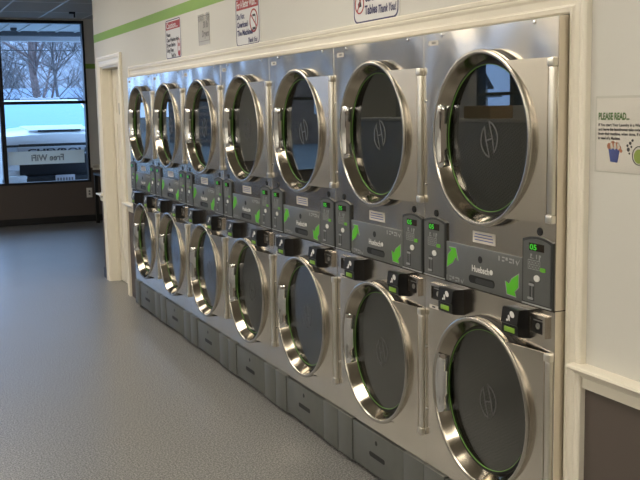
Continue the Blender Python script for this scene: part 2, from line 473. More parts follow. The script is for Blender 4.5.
for i in range(5):
    for k in range(7):
        if i in (1, 3) and k in (1, 3, 5):
            box(bm, XD + .002, XD + .012, ys[i] + .03, ys[i + 1] - .03, zs[k] + .03, zs[k + 1] - .03, bev=.004)
        else:
            box(bm, XD, XD + .012, ys[i], ys[i + 1], zs[k], zs[k + 1])
struct('door_leaf', bm, M['door'], d)
k = obj('door_knob', lathe_x(bmesh.new(), [(XD + .0, .026), (XD - .008, .026), (XD - .01, .011), (XD - .03, .011), (XD - .036, .024), (XD - .052, .027), (XD - .062, .018), (XD - .064, .001)], ly0 + .065, .98, 24), M['silver'], d)
s = obj('room_sign', B(XD - .004, XD, 6.44, 6.60, 1.585, 1.69, bev=.001), M['silver'])
tag(s, 'small dark silver room plate on the cream door', 'sign')
obj('sign_pictogram', disc_x(box(bmesh.new(), XD - .0046, XD - .004, 6.49, 6.55, 1.60, 1.645), XD - .0046, XD - .004, .012, 6.52, 1.66, 20), M['ink'], s)

# ------------------------------------------------------------------ windows
def window_far(n, x0, x1):
    w = empty('window_%d' % n); w['kind'] = 'structure'
    bm = bmesh.new(); y0, y1 = YFAR - .015, YFAR + .11; t = .032
    box(bm, x0, x0 + t, y0, y1, WZ0, WZ1, bev=.003); box(bm, x1 - t, x1, y0, y1, WZ0, WZ1, bev=.003)
    box(bm, x0 + t, x1 - t, y0, y1, WZ1 - .045, WZ1, bev=.003); box(bm, x0 + t, x1 - t, y0, y1, WZ0, WZ0 + .03, bev=.003)
    box(bm, x0 + t, x1 - t, y0 + .02, y1 - .02, 1.725, 1.77, bev=.003)
    struct('window_frame', bm, M['wframe'], w)
    bm = bmesh.new(); box(bm, x0 + t, x1 - t, YFAR + .04, YFAR + .046, WZ0 + .03, 1.725); box(bm, x0 + t, x1 - t, YFAR + .04, YFAR + .046, 1.77, WZ1 - .045)
    struct('window_pane', bm, M['pane'], w)
    return w
for i, (a, b) in enumerate(((-.28, WX1), (-1.55, -.28), (WXM1, -1.55), (WX0, WXM0))): window_far(i + 1, a, b)
# left wall window
w = empty('window_5'); w['kind'] = 'structure'
bm = bmesh.new(); xa, xb = XLEFT - .12, XLEFT + .01
ym = 8.78
for a, b in ((LY0, LY0 + .05), (ym - .05, ym + .05), (LY1 - .05, LY1)): box(bm, xa, xb, a, b, WZ0, WZ1, bev=.003)
for a, b in ((LY0 + .05, ym - .05), (ym + .05, LY1 - .05)):
    box(bm, xa, xb, a, b, WZ0, WZ0 + .03); box(bm, xa, xb, a, b, WZ1 - .045, WZ1); box(bm, xa, xb, a, b, 1.725, 1.77)
struct('window_frame', bm, M['wframe'], w)
struct('window_pane', B(XLEFT - .06, XLEFT - .055, LY0 + .05, LY1 - .05, WZ0 + .03, WZ1 - .045), M['pane'], w)

# Free WiFi decal on the inside of the window, lettering faces the street
s = obj('window_decal', extr(bmesh.new(), [(-.232, YFAR + .036, .868), (.842, YFAR + .036, .868), (.842, YFAR + .036, 1.058), (-.232, YFAR + .036, 1.058)], (0, -.0005, 0)), M['decal'], None, smooth=False)
tag(s, 'white frosted strip on the window glass with mirrored Free WiFi lettering', 'window decal')
bm = bmesh.new()
text(bm, 'Free WiFi', .125, (.545, YFAR + .030, .920), FACE_N, bold=.0035, width=.46, th=.001)
obj('lettering', bm, M['decaltext'], s)

# ------------------------------------------------------------------ stacked dryers
def annulus_panel(y0, y1, z0, z1, yc, zc, r, n=96):
    """rectangular sheet with a round hole, bevelled outer edge and returns"""
    angs = set(2 * PI * i / n for i in range(n))
    for y, z in ((y0, z0), (y0, z1), (y1, z0), (y1, z1)): angs.add(math.atan2(z - zc, y - yc) % (2 * PI))
    angs = sorted(angs); bm = bmesh.new(); loops = [[] for _ in range(5)]
    for a in angs:
        c, s = math.cos(a), math.sin(a)
        def hit(ins):
            ts = []
            if c > 1e-9: ts.append((y1 - ins - yc) / c)
            if c < -1e-9: ts.append((y0 + ins - yc) / c)
            if s > 1e-9: ts.append((z1 - ins - zc) / s)
            if s < -1e-9: ts.append((z0 + ins - zc) / s)
            t = min(ts); return yc + t * c, zc + t * s
        p, q = hit(.0025), hit(0)
        loops[0].append(bm.verts.new((.055, yc + r * c, zc + r * s)))
        loops[1].append(bm.verts.new((0, yc + r * c, zc + r * s)))
        loops[2].append(bm.verts.new((0, *p)))
        loops[3].append(bm.verts.new((.0025, *q)))
        loops[4].append(bm.verts.new((.058, *q)))
    m = len(angs)
    for a, b in zip(loops, loops[1:]):
        for i in range(m): bm.faces.new((a[i], a[(i + 1) % m], b[(i + 1) % m], b[i]))
    return bm

YC = .380; ZU = 1.511; ZL = .592
def make_door(root, zc):
    RO = .2985 if zc > 1 else .3025
    bm = lathe_x(bmesh.new(), [(-.018, RO - .006), (-.020, RO - .0008), (-.033, RO + .0005), (-.0385, RO - .0015), (-.0415, RO - .006), (-.0420, RO - .010), (-.0405, RO - .0145), (-.0360, RO - .0175)], YC, zc)
    door = obj('door', bm, M['ring'], root)
    obj('door_bowl', lathe_x(bmesh.new(), [(-.0362, RO - .0176), (-.030, RO - .0210), (-.012, .2705), (.0065, .2600)], YC + .003, zc), M['bowl'], door)
    obj('door_seal', lathe_x(bmesh.new(), [(.030, .285), (0.0, RO - .001), (-.0185, RO - .001), (-.019, .292)], YC, zc), M['rubber'], door)
    obj('glass_seal', lathe_x(bmesh.new(), [(.0060, .2600), (.0055, .2570), (.0060, .2510), (.015, .2490)], YC + .009, zc), M['rubber'], door)
    obj('glass_trim', lathe_x(bmesh.new(), [(.0070, .2512), (.0057, .2507), (.0057, .2495), (.0067, .2485), (.0095, .2485)], YC + .009, zc), M['green_gasket'], door)
    obj('door_glass', disc_x(bmesh.new(), .0080, .0120, .2490, YC + .009, zc, 96), M['glass'], door, smooth=False)
    obj('drum_screen', disc_x(bmesh.new(), .030, .034, .262, YC + .009, zc, 96), M['perf'], door, smooth=False)
    # plate that reaches from the ring to the hinge
    h = .2535; dy = math.sqrt((RO - .005) ** 2 - h * h)
    a0 = math.atan2(h, -dy); n = 24; poly = [(.033, zc - h), (.033, zc + h)]
    for i in range(n + 1):
        a = a0 + (2 * (PI - a0)) * i / n
        poly.append((YC + (RO - .005) * math.cos(a), zc + (RO - .005) * math.sin(a)))
    bm = prism(bmesh.new(), poly, -.008, -.014)
    for v in bm.verts: v.co.x -= .025 * (v.co.y - .033) / .19      # the plate rises towards the ring
    obj('hinge_plate', bm, M['plate'], door)
    hg = obj('hinge', box(bmesh.new(), -.015, .001, .004, .031, zc - h + .026, zc + h - .026, bev=.0055, seg=3), M['hinge'], door)
    for s in (-1, 1): obj('hinge_cap', B(-.018, .001, .002, .034, min(zc + s * h, zc + s * (h - .027)), max(zc + s * h, zc + s * (h - .027)), bev=.004), M['hinge'], door)
    # chrome cup handle on the far side of the ring
    bm = bmesh.new(); n = 20; A = math.radians(24); rows = []
    for x, r, e in ((-.0370, .2830, .2830), (-.0390, .2720, .2815), (-.0350, .2600, .2785), (-.0220, .2500, .2740), (-.0080, .2460, .2670), (.0030, .2580, .2620)):
        row = []
        for i in range(n + 1):
            q = -1 + 2 * i / n; t = max(0.0, 1 - q * q) ** .45; rr = e + (r - e) * t
            row.append(bm.verts.new((x, YC + .002 + rr * math.cos(A * q), zc + .004 + rr * math.sin(A * q))))
        rows.append(row)
    for p, q in zip(rows, rows[1:]):
        for i in range(n): bm.faces.new((p[i], p[i + 1], q[i + 1], q[i]))
    obj('handle', bm, M['chrome'], door, angle=60)
    # round H badge printed on the glass
    bm = bmesh.new(); yc, zb, x0, x1 = YC - .002, zc - .003, .0071, .0078
    def stroke(pts, w):
        th = math.radians(-12)
        P = [Vector((y * math.cos(th) - z * math.sin(th), y * math.sin(th) + z * math.cos(th))) for y, z in pts]
        lft, rgt = [], []
        for i, q in enumerate(P):
            t = (P[min(i + 1, len(P) - 1)] - P[max(i - 1, 0)]).normalized(); nn = Vector((-t.y, t.x))
            k = w * (1 if 0 < i < len(P) - 1 else .6) / 2
            lft.append((yc + q.x + nn.x * k, zb + q.y + nn.y * k)); rgt.append((yc + q.x - nn.x * k, zb + q.y - nn.y * k))
        prism(bm, lft + rgt[::-1], x0, x1)
    for sg in (1, -1):
        arc = [(sg * (.020 + .030 * math.sin(PI * i / 12) ** .8), sg * (.048 - .104 * i / 12)) for i in range(13)]
        arc[-1] = (sg * .010, sg * -.060)
        stroke(arc, .007)
        stroke([(sg * .020, sg * .050), (sg * .019, 0), (sg * .011, sg * -.058)], .008)
    stroke([(-.019, 0), (.019, 0)], .008)
    obj('emblem', bm, M['emblem'], door, smooth=False)
    return door

def make_module(root, y0, y1):
    z0 = .984; n = 12; yc = (y0 + y1) / 2; hw = (y1 - y0) / 2
    def arch(ins, zb):
        p = [(y0 + ins, zb), (y1 - ins, zb)]
        for i in range(n + 1):
            t = -1 + 2 * i / n
            p.append((yc - t * (hw - ins), 1.196 - ins + .013 * (1 - t * t)))
        return p
    m = obj('control_module', prism(bmesh.new(), arch(0, z0), -.007, .002), M['grey_dk'], root, smooth=False)
    obj('face_plate', prism(bmesh.new(), arch(.008, z0 + .010), -.009, -.006), M['grey2'], m, smooth=False)
    bm = bmesh.new(); box(bm, -.011, -.007, y0 + .003, y1 - .003, z0 + .001, z0 + .006, bev=.001)
    obj('lower_lip', bm, M['greyprint'], m, smooth=False)
    x = -.0092
    obj('display', B(x - .001, x, yc - .038, yc + .038, 1.163, 1.187), M['dispoff'], m, smooth=False)
    bm = bmesh.new(); text(bm, '05', .024, (x - .0012, yc + .034, 1.1665), bold=.0008, width=.036)
    obj('digits', bm, M['greenlit'], m, smooth=False)
    bm = bmesh.new()
    for yy, h in ((.030, .014), (.026, .006), (.0, .014), (-.016, .014), (-.020, .007), (-.014, .020)):
        box(bm, x - .0006, x, yc + yy - .0022, yc + yy + .0022, 1.152 - h, 1.152)
    box(bm, x - .0006, x, yc + .016, yc + .034, 1.1375, 1.1395)
    # outline grid of cycle keys
    for zz in (1.132, 1.1175, 1.103): box(bm, x - .0006, x, yc - .018, yc + .044, zz - .0008, zz + .0008)
    for i in range(5): box(bm, x - .0006, x, yc + .044 - i * .0155 - .0008, yc + .044 - i * .0155 + .0008, 1.103, 1.132)
    for i in range(4):
        for zz in (1.1245, 1.110): box(bm, x - .0006, x, yc + .0365 - i * .0155 - .0016, yc + .0365 - i * .0155 + .0016, zz - .003, zz + .003)
    obj('cycle_key_print', bm, M['greyprint'], m, smooth=False)
    bm = bmesh.new()      # coin path pictogram
    box(bm, x - .0006, x, yc + .021, yc + .0235, 1.008, 1.050)
    prism(bm, capsule(yc + .012, yc + .040, 1.048, 1.056), x - .0007, x)
    prism(bm, capsule(yc + .016, yc + .046, 1.003, 1.011), x - .0007, x)
    obj('coin_path_print', bm, M['greyprint'], m, smooth=False)
    obj('green_button', prism(bmesh.new(), rrect(yc - .047, yc - .020, 1.100, 1.113, .004), x - .002, x), M['greenbtn'], m, smooth=False)
    b = obj('start_button', prism(bmesh.new(), [(yc - .004 + .0145 * math.cos(2 * PI * i / 24), 1.076 + .0105 * math.sin(2 * PI * i / 24)) for i in range(24)], x - .003, x), M['white'], m, smooth=False)
    obj('inner_slot', prism(bmesh.new(), rrect(yc + .010, yc + .036, 1.000, 1.062, .003), x - .0003, x), M['grey_dk'], m, smooth=False)
    return m

def make_coin_set(root, py0, py1, by0, by1):
    prof = [(.0, .966), (-.040, .968), (-.047, .966), (-.054, .918), (-.050, .914), (-.050, .884), (-.046, .879), (.0, .872)]
    bm = bmesh.new(); extr(bm, [(x, py0, z) for x, z in prof], (0, py1 - py0, 0))
    pod = obj('coin_acceptor', bm, M['black'], root, smooth=False)
    yc = (py0 + py1) / 2
    obj('return_button', B(-.0525, -.049, yc - .027, yc + .029, .889, .906, bev=.0015), M['greenlbl'], pod)
    # hand and coin mark on the sloped face
    bm = bmesh.new()
    def on(yy, t):        # t 0..1 up the slope
        return Vector((-.0545 + .007 * t, yc + yy, .9185 + .047 * t))
    def blob(cy, ct, ry, rt, rot=0, n=18):
        pts = []
        for i in range(n):
            a = 2 * PI * i / n; u, v = ry * math.cos(a), rt * math.sin(a)
            u, v = u * math.cos(rot) - v * math.sin(rot), u * math.sin(rot) + v * math.cos(rot)
            pts.append(on(cy + u, ct + v / .048))
        extr(bm, pts, (-.0008, 0, 0))
    blob(-.012, .66, .014, .009, .5); blob(.003, .42, .005, .008, -.5); blob(.010, .22, .005, .004); blob(.0, .28, .003, .006, -.6)
    obj('coin_mark', bm, M['white'], pod, smooth=False)
    bx = bmesh.new(); frame_prism(bx, rrect(by0, by1, .888, .960, .002, 2), rrect(by0 + .012, by1 - .012, .900, .949, .002, 2), -.012, .001)
    cb = obj('coin_box', bx, M['plate'], root, smooth=False)
    obj('lock_face', B(-.005, .001, by0 + .012, by1 - .012, .900, .949), M['black'], cb, smooth=False)
    bm = bmesh.new(); yl = (by0 + by1) / 2
    lathe_x(bm, [(-.005, .010), (-.008, .010), (-.0085, .006), (-.0065, .005), (-.0065, .0005)], yl, .922, 24)
    box(bm, -.0055, -.0049, by0 + .020, by1 - .020, .938, .942)
    obj('lock', bm, M['silver'], cb)

root = empty('stacked_dryer')
box_b = B(.058, .92, .002, .798, .020, 1.886)
obj('cabinet', box_b, M['gap'], root, smooth=False)
obj('front_panel', annulus_panel(.0012, .7988, .984, 1.888, YC, ZU, .287), M['panel'], root)
obj('front_panel', annulus_panel(.0012, .7988, .222, .981, YC, ZL, .287), M['panel'], root)
make_door(root, ZU); make_door(root, ZL)
# control panel across the middle
cp = obj('control_panel', B(-.005, .002, .164, .636, .984, 1.131, bev=.0015), M['grey'], root)
bm = bmesh.new()
prism(bm, [(.629, 1.038), (.621, 1.083), (.597, 1.103), (.616, 1.111), (.57, 1.112), (.555, 1.068), (.57, 1.081), (.59, 1.056)], -.0062, -.005)
obj('up_arrow', bm, M['arrow'], cp, smooth=False)
bm = bmesh.new()
prism(bm, [(.186, 1.073), (.186, 1.029), (.206, 1.013), (.199, .997), (.248, .999), (.257, 1.04), (.237, 1.033), (.224, 1.052)], -.0062, -.005)
obj('down_arrow', bm, M['arrow'], cp, smooth=False)
bm = bmesh.new()
def outline(poly, k=1.13):
    cy = sum(p[0] for p in poly) / len(poly); cz = sum(p[1] for p in poly) / len(poly)
    return [(cy + (y - cy) * k, cz + (z - cz) * k * .98) for y, z in poly]
prism(bm, outline([(.629, 1.038), (.621, 1.083), (.597, 1.103), (.616, 1.111), (.57, 1.112), (.555, 1.068), (.57, 1.081), (.59, 1.056)]), -.0056, -.005)
obj('arrow_outline', bm, M['greyprint'], cp, smooth=False); bm = bmesh.new()
prism(bm, outline([(.186, 1.073), (.186, 1.029), (.206, 1.013), (.199, .997), (.248, .999), (.257, 1.04), (.237, 1.033), (.224, 1.052)]), -.0056, -.005)
obj('arrow_outline', bm, M['greyprint'], cp, smooth=False)
bm = bmesh.new(); text(bm, 'Huebsch', .031, (-.0055, .462, 1.045), bold=.0009, width=.108)
disc_x(bm, -.0061, -.005, .009, .343, 1.0555, 20)
obj('logo_lettering', bm, M['white'], cp, smooth=False)
bm = disc_x(bmesh.new(), -.0062, -.004, .0125, .411, 1.091, 24)
obj('keyhole', bm, M['rubber'], cp)
bm = prism(bmesh.new(), capsule(.322, .483, 1.002, 1.030), -.0056, -.004)
pr = obj('pull_recess', bm, M['rubber'], cp, smooth=False)
bm = prism(bmesh.new(), capsule(.326, .440, 1.005, 1.023), -.0062, -.0055)
obj('recess_bowl', bm, M['grey_dk'], pr, smooth=False)
for y0, z0 in ((.300, 1.120), (.634, 1.006)):
    bm = bmesh.new()
    for i, (w, hh) in enumerate(((.006, .016), (.016, .004), (.012, .010), (.018, .005), (.006, .016))):
        yy = y0 - i * .0205
        box(bm, -.0056, -.005, yy - w, yy, z0 - hh, z0)
        if i in (1, 3): box(bm, -.0056, -.005, yy - w * .8, yy, z0 - .016, z0 - .011)
    prism(bm, [(y0 - .098, z0 - .006), (y0 - .102, z0 - .003), (y0 - .108, z0 - .012), (y0 - .122, z0 + .004), (y0 - .107, z0 - .019)], -.0056, -.005)
    obj('printed_instructions', bm, M['greyprint'], cp, smooth=False)
make_module(root, .006, .163); make_module(root, .637, .795)
make_coin_set(root, .124, .214, .034, .122); make_coin_set(root, .522, .618, .640, .745)
# toe kick
for a, b in ((.002, .1635), (.6485, .798)):
    obj('kick_panel', B(-.011, .03, a, b, .020, .219, bev=.002), M['toe_steel'], root)
dr = obj('lint_drawer', B(-.006, .05, .166, .646, .024, .213, bev=.0015), M['toe_steel'], root)
obj('keyhole', disc_x(bmesh.new(), -.0066, -.004, .0105, .417, .171, 24), M['rubber'], dr)
obj('pull_slot', prism(bmesh.new(), capsule(.338, .484, .098, .120), -.0066, -.004), M['rubber'], dr, smooth=False)
obj('plinth', B(.022, .85, .003, .797, .0, .021), M['gap'], root, smooth=False)
# hardware on the upper panel
for y in (.121, .671):
    obj('screw', lathe_x(bmesh.new(), [(0, .0065), (-.003, .006), (-.0045, .003), (-.0045, .0003)], y, 1.876, 16), M['chrome'], root)
for y, z in ((.790, 1.330), (.790, 1.640), (.790, .45), (.790, .70)):
    obj('screw', lathe_x(bmesh.new(), [(0, .005), (-.003, .0045), (-.004, .0003)], y, z, 12), M['chrome'], root)
for y in (.081, .714):
    obj('hole_plug', lathe_x(bmesh.new(), [(0, .0135), (-.003, .0125), (-.004, .0003)], y, 1.2255, 20), M['rubber'], root)
st = obj('instruction_sticker', B(-.0009, .001, .326, .465, 1.148, 1.188), M['lbl'], root, smooth=False)
bm = bmesh.new()
for i, (a, b) in enumerate(((.345, .450), (.340, .455), (.338, .452))): box(bm, -.0013, -.0008, a, b, 1.177 - i * .010, 1.180 - i * .010)
obj('sticker_lines', bm, M['blueink'], st, smooth=False)
st = obj('number_tag', B(-.0009, .001, .695, .765, 1.842, 1.861), M['lbl'], root, smooth=False)
bm = bmesh.new()
for a in (.742, .731, .719): box(bm, -.0013, -.0008, a - .007, a, 1.848, 1.856)
obj('tag_print', bm, M['ink'], st, smooth=False)
st = obj('coin_sticker', B(-.0009, .001, .700, .765, .858, .872), M['lbl'], root, smooth=False)
bm = bmesh.new(); box(bm, -.0013, -.0008, .722, .744, .862, .868)
obj('tag_print', bm, M['ink'], st, smooth=False)

def copy_tree(o, parent=None):
    c = o.copy(); C.objects.link(c)
    if parent: c.parent = parent
    for ch in list(o.children): copy_tree(ch, c)
    return c
LAB = ['stainless stacked dryer nearest the camera, against the white corner casing by the PLEASE READ notice',
       'stainless stacked dryer below the carts and tables sign, second from the corner casing',
       'stainless stacked dryer third from the white corner casing, with no sign on the wall above',
       'stainless stacked dryer in the middle of the row, below the Do Not Overload sign',
       'stainless stacked dryer reflecting blue, below the small grey laminated card',
       'stainless stacked dryer reflecting blue, below the red-headed caution sign, second from the cream door',
       'stainless stacked dryer at the far end of the row, next to the cream door']
for k in range(NS):
    o = root if k == 0 else copy_tree(root)
    o.location = (0, k * W, 0)
    tag(o, LAB[k], 'dryer', 'stacked dryers along the wall')

# ------------------------------------------------------------------ signs on the wall
def sign_board(name, label, y1, y0, z0, z1, r, border=.004):
    """y1 is the reader's left edge, y0 the right"""
    s = obj(name, prism(bmesh.new(), rrect(y0, y1, z0, z1, r), XW - .003, XW), M['sign'], None, smooth=False)
    tag(s, label, 'sign', 'notices on the wall above the dryers')
    bm = bmesh.new(); ins = .006
    frame_prism(bm, rrect(y0 + ins, y1 - ins, z0 + ins, z1 - ins, r), rrect(y0 + ins + border, y1 - ins - border, z0 + ins + border, z1 - ins - border, r - .003), XW - .0037, XW - .003)
    obj('sign_border', bm, M['navy'], s, smooth=False)
    return s
X = XW - .0037
# caution sign
s = sign_board('wall_sign', 'white caution sign with a red header on the wall, farthest along above the dryers', 4.555, 4.165, 1.976, 2.256, .025, .006)
obj('sign_header', B(X - .0003, XW - .003, 4.185, 4.535, 2.183, 2.236), M['signred'], s, smooth=False)
bm = bmesh.new(); text(bm, 'Caution...', .056, (X - .0004, 4.52, 2.192), bold=.001, width=.29)
obj('header_lettering', bm, M['sign'], s, smooth=False)
bm = bmesh.new()
for i, (t, w) in enumerate((('Please', .10), ('Clean Washers And', .30), ('Dryers Before', .22), ('Using Them', .17))):
    text(bm, t, .038, (X, 4.525, 2.136 - i * .036), bold=.0012, width=w)
text(bm, 'Thank You', .034, (X, 4.42, 1.992), bold=.0012, width=.12)
obj('sign_lettering', bm, M['ink'], s, smooth=False)
bm = bmesh.new(); frame_prism(bm, rrect(4.19, 4.25, 1.99, 2.11, .028), rrect(4.195, 4.245, 1.995, 2.105, .024), X - .0005, XW - .003)
disc_x(bm, X - .0005, XW - .003, .013, 4.22, 2.068, 16); disc_x(bm, X - .0005, XW - .003, .02, 4.22, 2.010, 16)
obj('sign_symbol', bm, M['signred'], s, smooth=False)
# overload sign
s = sign_board('wall_sign', 'white sign with a red header reading Do Not Overload The Machines', 3.035, 2.645, 1.972, 2.256, .03, .006)
obj('sign_header', B(X - .0003, XW - .003, 2.663, 3.015, 2.178, 2.238), M['signred'], s, smooth=False)
bm = bmesh.new(); text(bm, 'For A Better Wash...', .055, (X - .0004, 3.005, 2.190), bold=.0012, width=.32)
obj('header_lettering', bm, M['sign'], s, smooth=False)
bm = bmesh.new()
for i, (t, w) in enumerate((('Do Not', .125), ('Overload', .175), ('The Machines', .255))):
    text(bm, t, .044, (X, 3.008, 2.128 - i * .046), bold=.0014, width=w)
text(bm, 'Thank You', .036, (X, 2.83, 1.991), bold=.0010, width=.145, shear=.3)
obj('sign_lettering', bm, M['navy'], s, smooth=False)
bm = bmesh.new(); n = 40; yc, zc = 2.735, 2.105
lathe_x(bm, [(XW - .003, .064), (X - .0006, .064), (X - .0006, .055), (XW - .003, .055)], yc, zc, n)
a = .65; c1, s1 = math.cos(a), math.sin(a)
prism(bm, [(yc + .058 * c1 - .004 * s1, zc + .058 * s1 + .004 * c1), (yc + .058 * c1 + .004 * s1, zc + .058 * s1 - .004 * c1), (yc - .058 * c1 + .004 * s1, zc - .058 * s1 - .004 * c1), (yc - .058 * c1 - .004 * s1, zc - .058 * s1 + .004 * c1)], X - .0007, XW - .003)
obj('prohibition_ring', bm, M['signred'], s, smooth=False)
bm = bmesh.new(); box(bm, X - .0002, XW - .003, yc - .022, yc + .018, zc + .022, zc + .034); box(bm, X - .0002, XW - .003, yc - .026, yc + .022, zc - .050, zc - .036); box(bm, X - .0002, XW - .003, yc - .028, yc - .024, zc - .040, zc + .028)
obj('sign_symbol', bm, M['ink'], s, smooth=False)
# carts and tables sign
s = sign_board('wall_sign', 'white sign with a navy border reading Carts Or On The Tables, nearest above the dryers', 1.490, 1.075, 1.974, 2.254, .035, .007)
bm = bmesh.new()
text(bm, 'Carts Or On The', .052, (X, 1.375, 2.066), bold=.0016, width=.285)
text(bm, 'Tables', .052, (X, 1.378, 2.013), bold=.0016, width=.115)
text(bm, 'Thank You!', .046, (X, 1.252, 2.009), bold=.0012, width=.155, shear=.3)
obj('sign_lettering', bm, M['navy'], s, smooth=False)
bm = bmesh.new(); yc, zc = 1.428, 2.062
lathe_x(bm, [(XW - .003, .043), (X - .0006, .043), (X - .0006, .037), (XW - .003, .037)], yc, zc, n)
a = .95; c1, s1 = math.cos(a), math.sin(a)
prism(bm, [(yc - .039 * c1 - .003 * s1, zc + .039 * s1 - .003 * c1), (yc - .039 * c1 + .003 * s1, zc + .039 * s1 + .003 * c1), (yc + .039 * c1 + .003 * s1, zc - .039 * s1 + .003 * c1), (yc + .039 * c1 - .003 * s1, zc - .039 * s1 - .003 * c1)], X - .0007, XW - .003)
obj('prohibition_ring', bm, M['signred'], s, smooth=False)
bm = bmesh.new(); disc_x(bm, X - .0003, XW - .003, .008, yc - .006, zc + .018, 14)
prism(bm, [(yc + .012, zc - .016), (yc - .018, zc - .012), (yc - .012, zc + .010), (yc - .002, zc + .012), (yc + .014, zc + .0)], X - .0003, XW - .003)
obj('sign_symbol', bm, M['ink'], s, smooth=False)
# laminated card
s = obj('wall_notice', B(XW - .002, XW, 3.530, 3.768, 2.030, 2.215), M['lbl'], None, smooth=False)
s.data.materials[0] = plain('grey_laminate', (.55, .53, .49), .18, noise=.03)
tag(s, 'small grey laminated card taped up between two red-headed signs', 'sign', 'notices on the wall above the dryers')
bm = bmesh.new(); text(bm, '30 lb', .056, (XW - .0022, 3.66, 2.135), bold=.002, width=.10); text(bm, 'Dryers', .056, (XW - .0022, 3.685, 2.080), bold=.002, width=.14)
frame_prism(bm, rrect(3.535, 3.763, 2.052, 2.212, .002, 2), rrect(3.539, 3.759, 2.055, 2.209, .002, 2), XW - .0026, XW - .002)
obj('card_lettering', bm, M['inkgrey'], s, smooth=False)
bm = bmesh.new(); box(bm, XW - .0042, XW - .002, 3.525, 3.60, 2.175, 2.225); box(bm, XW - .0042, XW - .002, 3.64, 3.76, 2.178, 2.222)
obj('tape', bm, M['tape'], s, smooth=False)
# PLEASE READ notice
s = obj('paper_notice', B(XW - .0016, XW, -.400, -.120, 1.427, 1.638), M['paper'], None, smooth=False)
tag(s, 'white PLEASE READ notice in a plastic sleeve on the pale wall', 'notice')
X = XW - .0018
bm = bmesh.new(); text(bm, 'PLEASE READ...', .028, (X, -.129, 1.577), bold=.0010, width=.130)
obj('heading_lettering', bm, M['gtext'], s, smooth=False)
bm = bmesh.new()
for i, (t, w) in enumerate((('If You start Your Laundry in a Washer and', .215), ('and leave the laundromat take note, we may', .218), ('from that machine, when done, if others are', .222), ('in need of a Machine.', .094))):
    text(bm, t, .0115, (X, -.129, 1.558 - i * .0128), bold=.0004, width=w)
obj('body_lettering', bm, M['ink'], s, smooth=False)
n_before = set(bpy.data.objects)
bm = bmesh.new(); prism(bm, [(-.156, 1.5), (-.205, 1.497), (-.195, 1.458), (-.166, 1.460)], X - .0006, XW - .0016)
obj('basket_picture', bm, M['blueink'], s, smooth=False)
bm = bmesh.new()
for yy, zz, rr in ((-.160, 1.505, .009), (-.175, 1.510, .010), (-.190, 1.507, .010), (-.203, 1.500, .007), (-.210, 1.492, .005)): disc_x(bm, X - .0008, XW - .0016, rr, yy, zz, 14)
obj('laundry_picture', bm, M['orangeink'], s, smooth=False)
bm = bmesh.new()
for a in (-.165, -.180, -.194): prism(bm, [(a, 1.512), (a - .007, 1.516), (a - .012, 1.500), (a - .003, 1.494)], X - .0010, XW - .0016)
obj('garment_picture', bm, M['lbl'], s, smooth=False)
bm = disc_x(bmesh.new(), X - .0006, XW - .0016, .020, -.283, 1.479, 32)
obj('bubble_picture', bm, M['limeink'], s, smooth=False)
bm = bmesh.new()
lathe_x(bm, [(XW - .0016, .027), (X - .0009, .027), (X - .0009, .0245), (XW - .0016, .0245)], -.283, 1.481, 32)
for yy, zz, rr in ((-.236, 1.508, .004), (-.247, 1.515, .005), (-.240, 1.497, .006), (-.252, 1.505, .0035), (-.256, 1.523, .004), (-.244, 1.486, .003)):
    disc_x(bm, X - .0006, XW - .0016, rr, yy, zz, 10)
obj('bubble_outline', bm, M['ink'], s, smooth=False)
for o in set(bpy.data.objects) - n_before: o.location = (0, -.017, -.004)
obj('plastic_sleeve', B(XW - .0036, XW - .0031, -.403, -.116, 1.424, 1.645), M['sleeve'], s, smooth=False)

# ------------------------------------------------------------------ outlet, hook and far corner furniture
s = obj('power_outlet', B(.838, .922, YFAR - .006, YFAR, .355, .495, bev=.003), M['outlet'])
tag(s, 'white wall outlet on the dark wall under the window', 'outlet')
bm = bmesh.new()
for z in (.405, .445): box(bm, .868, .892, YFAR - .0075, YFAR - .006, z - .013, z + .013)
obj('socket', bm, M['inkgrey'], s)
s = obj('ceiling_hook', box(box(bmesh.new(), .535, .615, 11.05, 11.08, ZC - .03, ZC), .595, .615, 11.05, 11.08, ZC - .075, ZC - .028), M['chairblack'])
tag(s, 'small black bracket under the ceiling near the window', 'bracket')
# black framed side table behind the wall corner
t = empty('side_table', (1.20, 11.55, 0)); tag(t, 'black legged table partly hidden behind the wall corner by the far wall', 'table')
obj('table_top', B(-.30, .4, -.3, .3, .70, .73, bev=.005), M['chairblack'], t)
for sx in (-.27, .37):
    for sy in (-.27, .27): obj('leg', B(sx - .022, sx + .022, sy - .022, sy + .022, 0, .70), M['chairblack'], t)

# ------------------------------------------------------------------ ceiling lights
def troffer(x, y, label):
    t = empty('ceiling_light', (x, y, ZC)); tag(t, label, 'ceiling light', 'fluorescent ceiling panels')
    bm = bmesh.new(); hx, hy = .30, .60
    for a, b, c, e in ((-hx, -hx + .03, -hy, hy), (hx - .03, hx, -hy, hy), (-hx, hx, -hy, -hy + .03), (-hx, hx, hy - .03, hy)): box(bm, a, b, c, e, -.014, 0)
    obj('light_frame', bm, M['tbar'], t, smooth=False)
    obj('diffuser', B(-hx + .03, hx - .03, -hy + .03, hy - .03, -.010, -.002), M['diffuser'], t, smooth=False)
    return t
for i, x in enumerate((-1.24, -3.68, -5.51)):  # the window-wall row is an unseen addition that brightens the left wall
    for j, y in enumerate((-3.49, -1.05, 1.39, 3.83, 6.27) if i == 0 else (-3.49, -1.05, 1.39, 3.83, 6.27, 8.71)):  # fifth and sixth panels are added for more light at the far end
        troffer(x, y, 'lit fluorescent ceiling panel, %s row, %s from the back wall' % (('chrome-mirrored dryer side', 'chrome-mirrored far aisle', 'added window-wall')[i], ('first', 'second', 'third', 'fourth', 'added fifth', 'added sixth')[j]))

